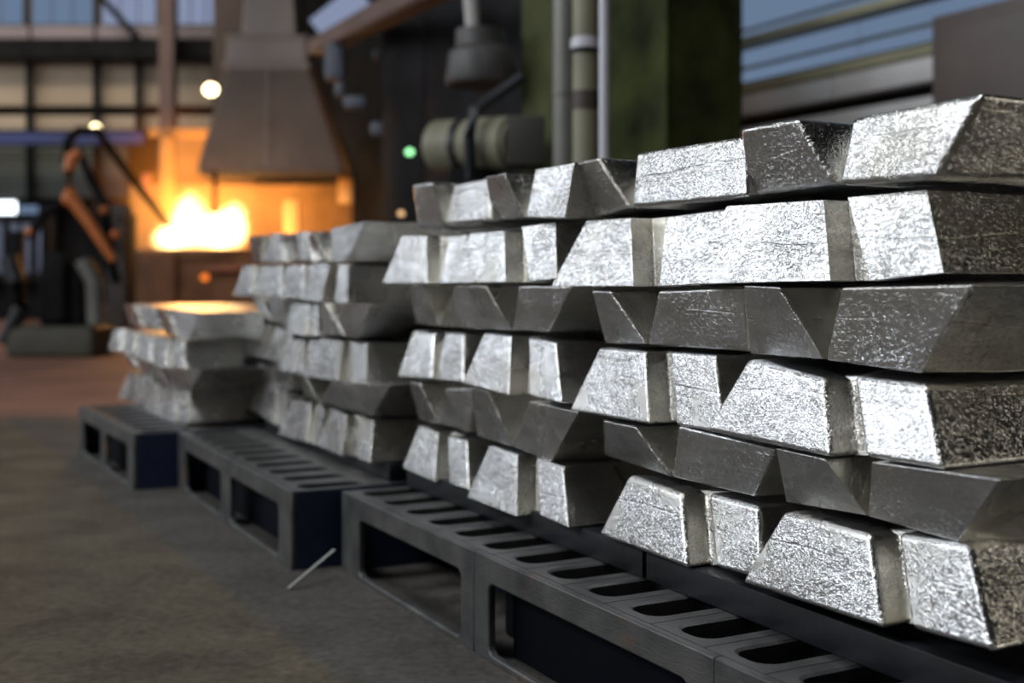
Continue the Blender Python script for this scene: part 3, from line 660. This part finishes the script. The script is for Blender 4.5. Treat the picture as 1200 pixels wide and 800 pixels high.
for L_, inv, lq, rq in DX: ingot('right one', L_, SEC, lq, rq, inv, P3, fwd=.0, length=.42, lrec=.020, nd=.085 if inv else .035)
for L_, inv, lq, rq in CX: ingot('left one', L_, SEC, lq, rq, inv, P3, fwd=.028, length=.40, lrec=.012, nd=.07 if inv else .03)
P2 = .895; K2 = .06; R2 = 2.15
NAMES4 = ['farthest left one', 'second one from the left', 'third one from the left', 'rightmost one']
S2 = [
 (1, 1, 0, [(290.5, 277), (304, 275.5), (307, 307), (296, 307)], [(317.5, 274), (330, 273), (332, 307), (309, 307)]),
 (1, 1, 1, [(329, 276), (341, 273), (351, 306), (333, 306)], [(347, 272), (360, 271), (367, 306), (353, 306)]),
 (1, 1, 3, [(361, 276), (367, 273), (385, 306), (368, 306)], [(388, 268), (428, 259), (405, 305.5), (387, 306)]),
 (2, 0, 0, [(285, 311), (299.5, 311), (295, 347), (273, 346)], [(304, 311), (312, 311), (304, 347), (299, 347)]),
 (2, 0, 1, [(314, 311), (331, 311), (329, 348), (303, 347)], [(335, 311), (341, 311), (336, 348), (332, 348)]),
 (2, 0, 2, [(341, 310), (358, 310), (354, 350), (331, 349)], [(362, 310), (367, 310), (362, 350), (358, 350)]),
 (2, 0, 3, [(367, 308.6), (386, 308.6), (377, 353), (354, 352)], [(396, 311), (407.5, 311), (406, 354), (393, 354)]),
 (3, 1, 0, [(296, 349), (305, 349), (319, 377), (305, 373)], [(315, 350), (334, 350), (333, 380), (321, 377)]),
 (3, 0, 1, [(342, 355), (362.5, 356), (359, 394), (334, 391)], [(366, 356), (372, 356), (371, 394), (362, 394)]),
 (3, 1, 3, [(375, 355), (381, 355), (403, 393), (374, 393)], [(392, 355), (438, 356), (412, 396), (404, 394)]),
 (4, 0, 0, [(293, 377), (309.6, 378), (304, 419), (276, 413)], [(312, 380), (317, 381), (309, 420), (306, 419)]),
 (4, 0, 1, [(323, 383), (334, 388), (325, 425), (307, 419)], [(337, 390), (343, 391), (333, 427), (328, 426)]),
 (4, 0, 2, [(339, 397), (357, 399), (354, 438), (324, 433)], [(362, 399), (374, 399), (364, 441), (357, 439)]),
 (4, 0, 3, [(376, 396), (401, 400), (397, 446), (358, 440)], [(411, 404), (430, 403), (429, 450), (412, 448)]),
 (5, 1, 0, [(302, 425), (308, 427), (318, 450), (305, 444)], [(318, 430), (344, 436), (338, 458), (320, 451)]),
 (5, 1, 3, [(349, 441), (358, 442), (373, 469), (357, 463)], [(388, 448), (458, 451), (435, 487), (375, 470)]),
 (6, 0, 0, [(291.6, 440), (303, 444), (297, 481), (278, 475)], [(306, 446), (311, 448), (302, 484), (299, 482)]),
 (6, 0, 1, [(314, 448), (324, 457), (322, 497), (303, 485)], [(328, 459), (338, 463), (330, 500), (325, 498)]),
 (6, 0, 2, [(340, 469), (363.6, 472), (360, 519), (325, 509)], [(370, 475), (380, 478), (373, 522), (363, 520)]),
 (6, 0, 3, [(387, 478), (406, 487), (400, 535), (372, 522)], [(420, 489), (437, 493), (433, 543), (419, 538)])]
for L_, inv, j, lq, rq in S2:
    nm = NAMES4[j]
    if L_ == 5: nm = 'left one' if j == 0 else 'right one'
    if L_ in (1, 3): nm = {0: 'left one', 1: 'middle one', 3: 'right one'}[j]
    ingot(nm, L_, TH, lq, rq, inv, P2, K2, R2, fwd=(3-j)*.006, length=.40, nd=.05 if inv else .02, rec=.018)
P1 = .81
S1 = [
 (1, 1, 0, [(145, 356), (156, 357), (166, 382), (152, 380)], [(163, 358), (183, 361), (192, 388), (169, 383)]),
 (1, 1, 3, [(185, 361), (194, 362), (207, 394), (195, 391)], [(202, 363), (236, 366), (219, 397), (208, 395)]),
 (2, 0, 0, [(133.5, 385), (141, 385), (139, 412), (127, 410)], [(144, 385), (148, 386), (145, 413), (142, 413)]),
 (2, 0, 1, [(150, 388), (159, 389), (157, 417), (145, 415)], [(162, 390), (166, 391), (162, 418), (160, 418)]),
 (2, 0, 2, [(167, 392), (176, 394), (176, 424), (162, 421)], [(179, 394), (185, 395), (180, 426), (178, 425)]),
 (2, 0, 3, [(187, 395), (197, 397), (194, 431), (180, 428)], [(202, 398), (216, 398), (215, 432), (200, 432)]),
 (3, 1, 0, [(146, 416), (152, 417), (162, 432), (152, 430)], [(158, 418), (176, 424), (178, 444), (166, 438)]),
 (3, 1, 3, [(179, 426), (185, 428), (205, 459), (190, 455)], [(193, 430), (237, 433), (221, 461), (207, 459)]),
 (4, 0, 0, [(151, 436), (158, 437), (149, 468), (138, 466)], [(161, 438), (165, 439), (155, 470), (152, 469)]),
 (4, 0, 1, [(166, 440), (174, 442), (166, 475), (155, 471)], [(176, 443), (179, 444), (171, 477), (168, 476)]),
 (4, 0, 2, [(179, 448), (188, 450), (183, 484), (170, 480)], [(191, 451), (196, 453), (188, 486), (185, 485)]),
 (4, 0, 3, [(197, 457), (208, 459), (205, 494), (186, 489)], [(212, 459), (221, 460), (219, 496), (209, 495)])]
for L_, inv, j, lq, rq in S1:
    nm = NAMES4[j]
    if L_ in (1, 3): nm = 'left one' if j == 0 else 'right one'
    ingot(nm, L_, FAR, lq, rq, inv, P1, fwd=(3-j)*.006, length=.42, nd=.05 if inv else .02, rec=.018, layername={1: 'top', 2: 'second', 3: 'third', 4: 'bottom'}[L_])
